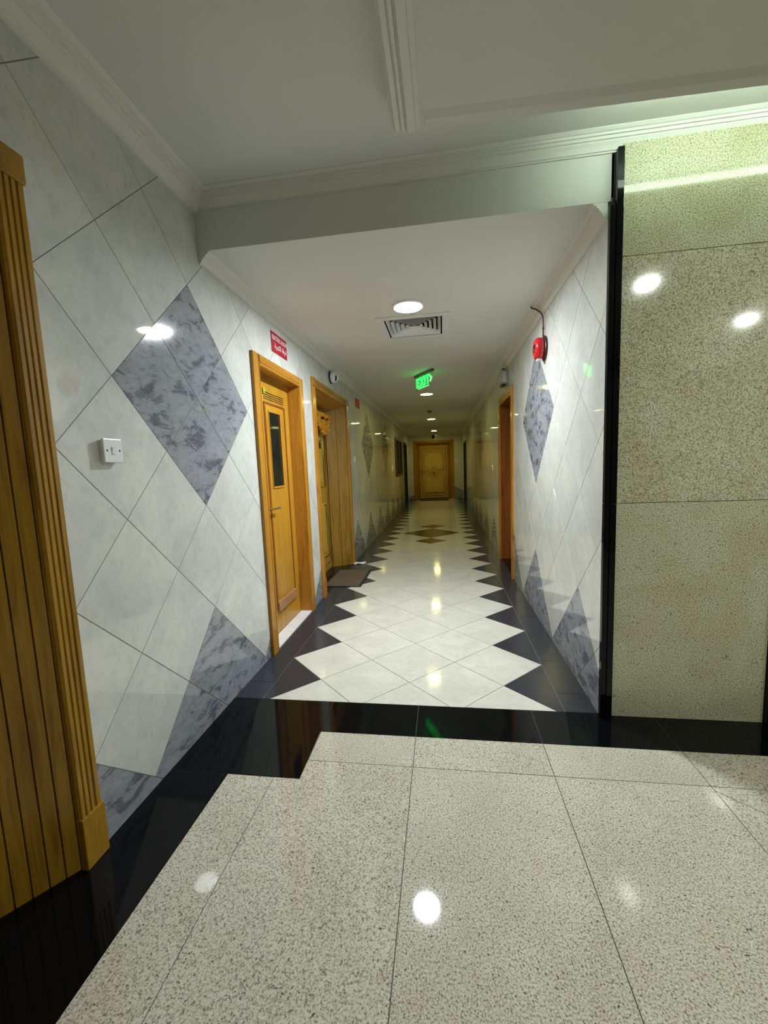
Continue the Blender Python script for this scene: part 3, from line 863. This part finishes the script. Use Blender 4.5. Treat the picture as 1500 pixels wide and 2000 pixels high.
# ================================================================== SMALL THINGS
# light switch (local x along the wall, y into the wall)
t = thing('light_switch', 'white square rocker light switch on the left lobby wall', 'switch', (XL, -0.757, 1.454), PI / 2)
bm = bmesh.new(); box(bm, -0.040, 0.040, -0.016, -0.0005, -0.040, 0.040, bev=0.002); obj('back_box', bm, M['white'], t)
bm = bmesh.new(); box(bm, -0.045, 0.045, -0.026, -0.0158, -0.045, 0.045, bev=0.0035); obj('face_plate', bm, M['white'], t)
bm = bmesh.new(); prism(bm, [(-0.027, -0.013), (-0.030, 0.013), (-0.0255, 0.013), (-0.0255, -0.013)], lambda u, v, s: (s, u, v), -0.008, 0.012); obj('rocker', bm, M['white'], t)
bm = bmesh.new(); box(bm, -0.0102, -0.008, -0.0268, -0.0255, -0.0135, 0.012); box(bm, -0.0102, 0.004, -0.0268, -0.0255, -0.0155, -0.0132); obj('rocker_gap', bm, M['greyp'], t)
for s in (-1, 1):
    bm = bmesh.new(); lathe(bm, [(0.0042, 0), (0.0036, -0.001), (0, -0.0012)], lambda a, b, h: (s * 0.030 + a, -0.0258 + h, b), 12); obj('screw', bm, M['void'], t)

# red room sign over the service door
t = thing('room_sign', 'red rectangular sign with white English and Arabic lettering above the service door', 'sign', (XL, 1.080, 2.340), PI / 2)
bxo('sign_plate', M['redsign'], t, -0.155, 0.155, -0.006, -0.0005, -0.076, 0.076, bev=0.001)
text_mesh('lettering', 'ELECTRIC ROOM', 0.045, M['pinkw'], t, (0, -0.0068, 0.034), (PI / 2, 0, 0), 0.0006, 0.86, bold=0.028)
for word, x in (('\uFECF\uFEAE\uFED3\uFE94', 0.092), ('\uFE8D\uFEDF\uFEDC\uFEEC\uFEAE\uFE91\uFE8E\uFE80', -0.046)):
    text_mesh('arabic_lettering', word[::-1], 0.053, M['pinkw'], t, (x, -0.0068, -0.024), (PI / 2, 0, 0), 0.0006, 0.96, bold=0.022)

t = thing('small_red_sign', 'small dark red sign high on the left wall past the garlanded door', 'sign', (XL, 4.16, 2.325), PI / 2)
bxo('sign_plate', M['redsign'], t, -0.150, 0.150, -0.006, -0.0005, -0.066, 0.066, bev=0.001)
bm = bmesh.new()
for z, l in ((0.030, 0.10), (0.0, 0.075), (-0.030, 0.10)): box(bm, -l, l, -0.0068, -0.0059, z - 0.006, z + 0.006)
obj('faint_lines', bm, plain('worn_print', (0.50, 0.10, 0.12), 0.5), t)

# dome camera on the left crown moulding
t = thing('dome_camera', 'white dome security camera on the left wall under the crown moulding', 'camera', (XL, 2.62, 2.405), 0)
fx = lambda a, b, h: (h, a, b)
bm = bmesh.new(); lathe(bm, [(0, 0.0005), (0.070, 0.0005), (0.072, 0.012), (0.068, 0.020), (0, 0.021)], fx, 28); obj('mount_ring', bm, M['dark'], t, True)
bm = bmesh.new(); lathe(bm, [(0.064, 0.019), (0.066, 0.040), (0.060, 0.066), (0.046, 0.088), (0.026, 0.102), (0, 0.107)], fx, 28); obj('dome_shell', bm, M['white'], t, True)
bm = bmesh.new(); lathe(bm, [(0.040, -0.022), (0.038, 0.004), (0.028, 0.018), (0, 0.024)], lambda a, b, h: (0.074 + h * 0.70 - a * 0.3, -0.026 + a * 0.9 - h * 0.55, -0.014 + b), 20); obj('lens_window', bm, M['lens'], t, True)

# red fire sounder with its conduit on the right wall
t = thing('fire_alarm_sounder', 'round red fire alarm sounder on the right corridor wall above the grey diamond', 'alarm', (XR, 1.180, 2.192), 0)
fx2 = lambda a, b, h: (-h, a, b)
bm = bmesh.new(); lathe(bm, [(0, 0.0005), (0.088, 0.0005), (0.090, 0.010), (0.084, 0.018), (0, 0.018)], fx2, 32); obj('back_plate', bm, plain('dark_red_base', (0.05, 0.006, 0.006), 0.4), t, True)
bm = bmesh.new(); lathe(bm, [(0.070, 0.017), (0.078, 0.024), (0.080, 0.052), (0.072, 0.072), (0.056, 0.080), (0.030, 0.079)], fx2, 32); obj('sounder_body', bm, M['redp'], t, True)
bm = bmesh.new(); lathe(bm, [(0.032, 0.080), (0.030, 0.074), (0, 0.072)], fx2, 20); obj('horn_mouth', bm, M['void'], t, True)
bxo('label_strip', M['paper'], t, -0.060, -0.024, -0.022, 0.022, -0.089, -0.076, bev=0.002)
bm = bmesh.new(); tube(bm, [(-0.014, 0, 0.086), (-0.014, 0.000, 0.17), (-0.016, 0.002, 0.225), (-0.026, 0.008, 0.258), (-0.060, 0.040, 0.302), (-0.080, 0.085, 0.325), (-0.082, 0.10, 0.3415)], 0.0055, 8); obj('conduit', bm, M['maroon'], t, True)
bm = bmesh.new(); tube(bm, [(-0.014, 0, 0.140), (-0.014, 0, 0.152)], 0.0085, 8); obj('conduit_clip', bm, M['maroon'], t)

# emergency light over the right doorway
t = thing('emergency_light', 'grey boxy emergency light above the right hand doorway', 'light', (XR, 3.08, 2.345), -PI / 2)
bxo('housing', M['greyp'], t, -0.15, 0.15, -0.080, -0.0005, -0.075, 0.075, bev=0.006)
bxo('diffuser_panel', plain('clear_cover', (0.46, 0.46, 0.42), 0.25), t, -0.12, 0.12, -0.088, -0.0795, -0.055, 0.050, bev=0.004)
bxo('end_cover', plain('pale_cover', (0.55, 0.55, 0.50), 0.4), t, 0.1495, 0.156, -0.066, -0.020, -0.060, 0.055, bev=0.002)
bm = bmesh.new(); lathe(bm, [(0, 0.0), (0.020, 0.0), (0.020, 0.024), (0, 0.026)], lambda a, b, h: (0.09 + a, -0.045 + b, 0.074 + h), 14); obj('cable_gland', bm, M['void'], t)
bm = bmesh.new(); box(bm, -0.07, 0.07, -0.070, -0.020, -0.092, -0.0745, bev=0.003); obj('lower_lip', bm, M['dark'], t)

# smoke detector
t = thing('smoke_detector', 'small round dark smoke detector between the second and third lamp', 'detector', (0.849, 7.171, ZC))
bm = bmesh.new(); lathe(bm, [(0, -0.0005), (0.065, -0.0005), (0.062, -0.016), (0.05, -0.022), (0, -0.022)], lambda a, b, h: (a, b, h), 24); obj('detector_base', bm, M['greyp'], t, True)
bm = bmesh.new(); lathe(bm, [(0.042, -0.021), (0.038, -0.040), (0.02, -0.046), (0, -0.047)], lambda a, b, h: (a, b, h), 24); obj('detector_head', bm, M['dark'], t, True)

# bullet camera, conduit and bell push at the end wall
t = thing('end_wall_camera', 'small dark camera with pale arm above the end door', 'camera', (0.775, YE, 2.395))
bm = bmesh.new(); lathe(bm, [(0, -0.0005), (0.05, -0.0005), (0.05, -0.02), (0.035, -0.03), (0, -0.03)], lambda a, b, h: (a + 0.03, h, b + 0.02), 16); obj('wall_mount', bm, M['dark'], t, True)
bm = bmesh.new(); lathe(bm, [(0, -0.028), (0.052, -0.030), (0.056, -0.13), (0.045, -0.15), (0, -0.151)], lambda a, b, h: (a, h, b - 0.01), 16); obj('camera_body', bm, M['lens'], t, True)
bm = bmesh.new(); tube(bm, [(0.06, -0.02, 0.04), (0.09, -0.10, 0.03), (0.16, -0.13, -0.01)], 0.014, 8); obj('camera_arm', bm, M['white'], t)
bm = bmesh.new(); box(bm, 1.438, 1.462, YE - 0.016, YE - 0.0005, 2.262, 2.459, bev=0.003)
tag(obj('conduit', bm, M['greyp']), 'thin vertical conduit above the right side of the end door', 'conduit')
def bell(loc, rz, label):
    t = thing('bell_push', label, 'bell', loc, rz, 'bell pushes beside the apartment doors')
    bxo('bell_plate', M['white'], t, -0.030, 0.030, -0.012, -0.0005, -0.042, 0.042, bev=0.003)
    bm = bmesh.new(); lathe(bm, [(0.013, -0.0115), (0.012, -0.016), (0, -0.017)], lambda a, b, h: (a, h, b), 12); obj('bell_button', bm, M['greyp'], t)
bell((XL, 3.800, 1.465), PI / 2, 'white bell push on the left wall just past the garlanded door')
bell((1.635, YE, 1.423), 0, 'white bell push on the end wall right of the end door')

# garland, hanging charm and sticker on the garlanded door (door_3 leaf at x = XL - 0.256)
XD = XL - 0.256
t = thing('flower_garland', 'yellow and orange marigold garland draped across the top of the left apartment door', 'garland', (XD + 0.05, 2.63, 2.05))
bm = bmesh.new(); box(bm, -0.030, -0.016, -0.52, 0.53, -0.115, -0.014, bev=0.004); obj('backing_cloth', bm, M['cloth'], t)
rnd = random.Random(3)
base = bmesh.new(); bmesh.ops.create_icosphere(base, subdivisions=2, radius=1.0)
for v in base.verts: v.co *= 0.82 + 0.30 * rnd.random()
ball = bpy.data.meshes.new('flower'); base.to_mesh(ball); base.free()
ball2 = ball.copy(); ball.materials.append(M['marig']); ball2.materials.append(M['marig2'])
def flower(y, z, x, r, i):
    o = bpy.data.objects.new('flower', ball2 if i % 4 == 3 else ball); COL.objects.link(o); o.parent = t
    o.location = (x, y, z); o.scale = (r, r, r); o.rotation_euler = (rnd.random() * 6, rnd.random() * 6, 0)
i = 0
for (a, b, sag) in ((-0.50, 0.02, 0.12), (0.02, 0.52, 0.16)):
    for row in (0, 1):
        for k in range(11):
            s = k / 10; y = a + (b - a) * s
            z = -0.055 - 4 * sag * s * (1 - s) - row * 0.042 + rnd.uniform(-0.008, 0.008)
            flower(y, z, 0.018 + rnd.uniform(-0.006, 0.008), rnd.uniform(0.026, 0.034), i); i += 1
for k in range(21): flower(-0.50 + k * 0.05, -0.040 + rnd.uniform(-0.01, 0.01), 0.024, rnd.uniform(0.027, 0.034), i); i += 1
for k in range(16): flower(0.26 + rnd.uniform(-0.20, 0.20), -0.10 - rnd.uniform(0, 0.10), 0.02 + rnd.uniform(0, 0.012), rnd.uniform(0.026, 0.034), i); i += 1
for k in range(5): flower(0.02 + rnd.uniform(-0.03, 0.03), -0.05 - 0.03 * k, 0.028, 0.028, i); i += 1
t = thing('door_charm', 'small silvery bell charm hanging on the garlanded door', 'charm', (XD + 0.012, 2.86, 1.72))
bm = bmesh.new(); tube(bm, [(0.002, 0, 0.10), (0.002, 0, 0.02)], 0.004, 6); obj('charm_cord', bm, M['dark'], t)
bm = bmesh.new(); lathe(bm, [(0, 0.04), (0.018, 0.035), (0.026, 0.01), (0.036, -0.03), (0, -0.03)], lambda a, b, h: (a * 0.3 + 0.006, b, h), 14); obj('charm_bell', bm, M['steel'], t, True)
bm = bmesh.new(); box(bm, -0.001, 0.010, -0.03, 0.03, -0.115, -0.045, bev=0.003); obj('charm_tag', bm, M['dark'], t)
bm = bmesh.new(); box(bm, XD + 0.0005, XD + 0.0025, 2.82, 2.92, 1.44, 1.58)
tag(obj('door_sticker', bm, M['sticker']), 'pale pink and white sticker at eye height on the garlanded door', 'sticker')

# mats and the scrap of paper
t = thing('door_mat', 'brown ribbed doormat in front of the garlanded apartment door', 'mat', (-0.07, 2.63, 0))
bxo('mat_base', M['matb'], t, -0.222, 0.222, -0.375, 0.375, 0.0005, 0.009, bev=0.003)
bm = bmesh.new()
for k in range(19):
    y = -0.350 + k * 0.0385
    box(bm, -0.200, 0.192, y - 0.0105, y + 0.0105, 0.0085, 0.014, bev=0.003)
obj('mat_ribs', bm, M['matr'], t, kind='stuff')
t = thing('end_door_mat', 'dark brown doormat before the far end door', 'mat', (0.77, 13.45, 0))
bxo('mat_base', M['matb'], t, -0.55, 0.55, -0.36, 0.36, 0.0005, 0.010, bev=0.003)
bxo('mat_pile', M['matd'], t, -0.52, 0.52, -0.33, 0.33, 0.0095, 0.016, bev=0.003)
bm = bmesh.new(); rnd = random.Random(5)
nx, ny = 7, 4
vs = [[bm.verts.new((-0.10 + 0.20 * a / (nx - 1) + rnd.uniform(-.008, .008), 3.31 + 0.07 * b / (ny - 1) + rnd.uniform(-.008, .008) + (0.03 * a / nx), 0.006 + rnd.uniform(0, 0.022))) for b in range(ny)] for a in range(nx)]
for a in range(nx - 1):
    for b in range(ny - 1): bm.faces.new((vs[a][b], vs[a + 1][b], vs[a + 1][b + 1], vs[a][b + 1]))
r = bmesh.ops.extrude_face_region(bm, geom=bm.faces[:])
for v in r['geom']:
    if isinstance(v, bmesh.types.BMVert): v.co.z -= 0.004
for v in bm.verts: v.co.x -= 0.10
tag(obj('crumpled_paper', bm, M['paper']), 'crumpled scrap of white paper on the floor past the ribbed doormat', 'paper')
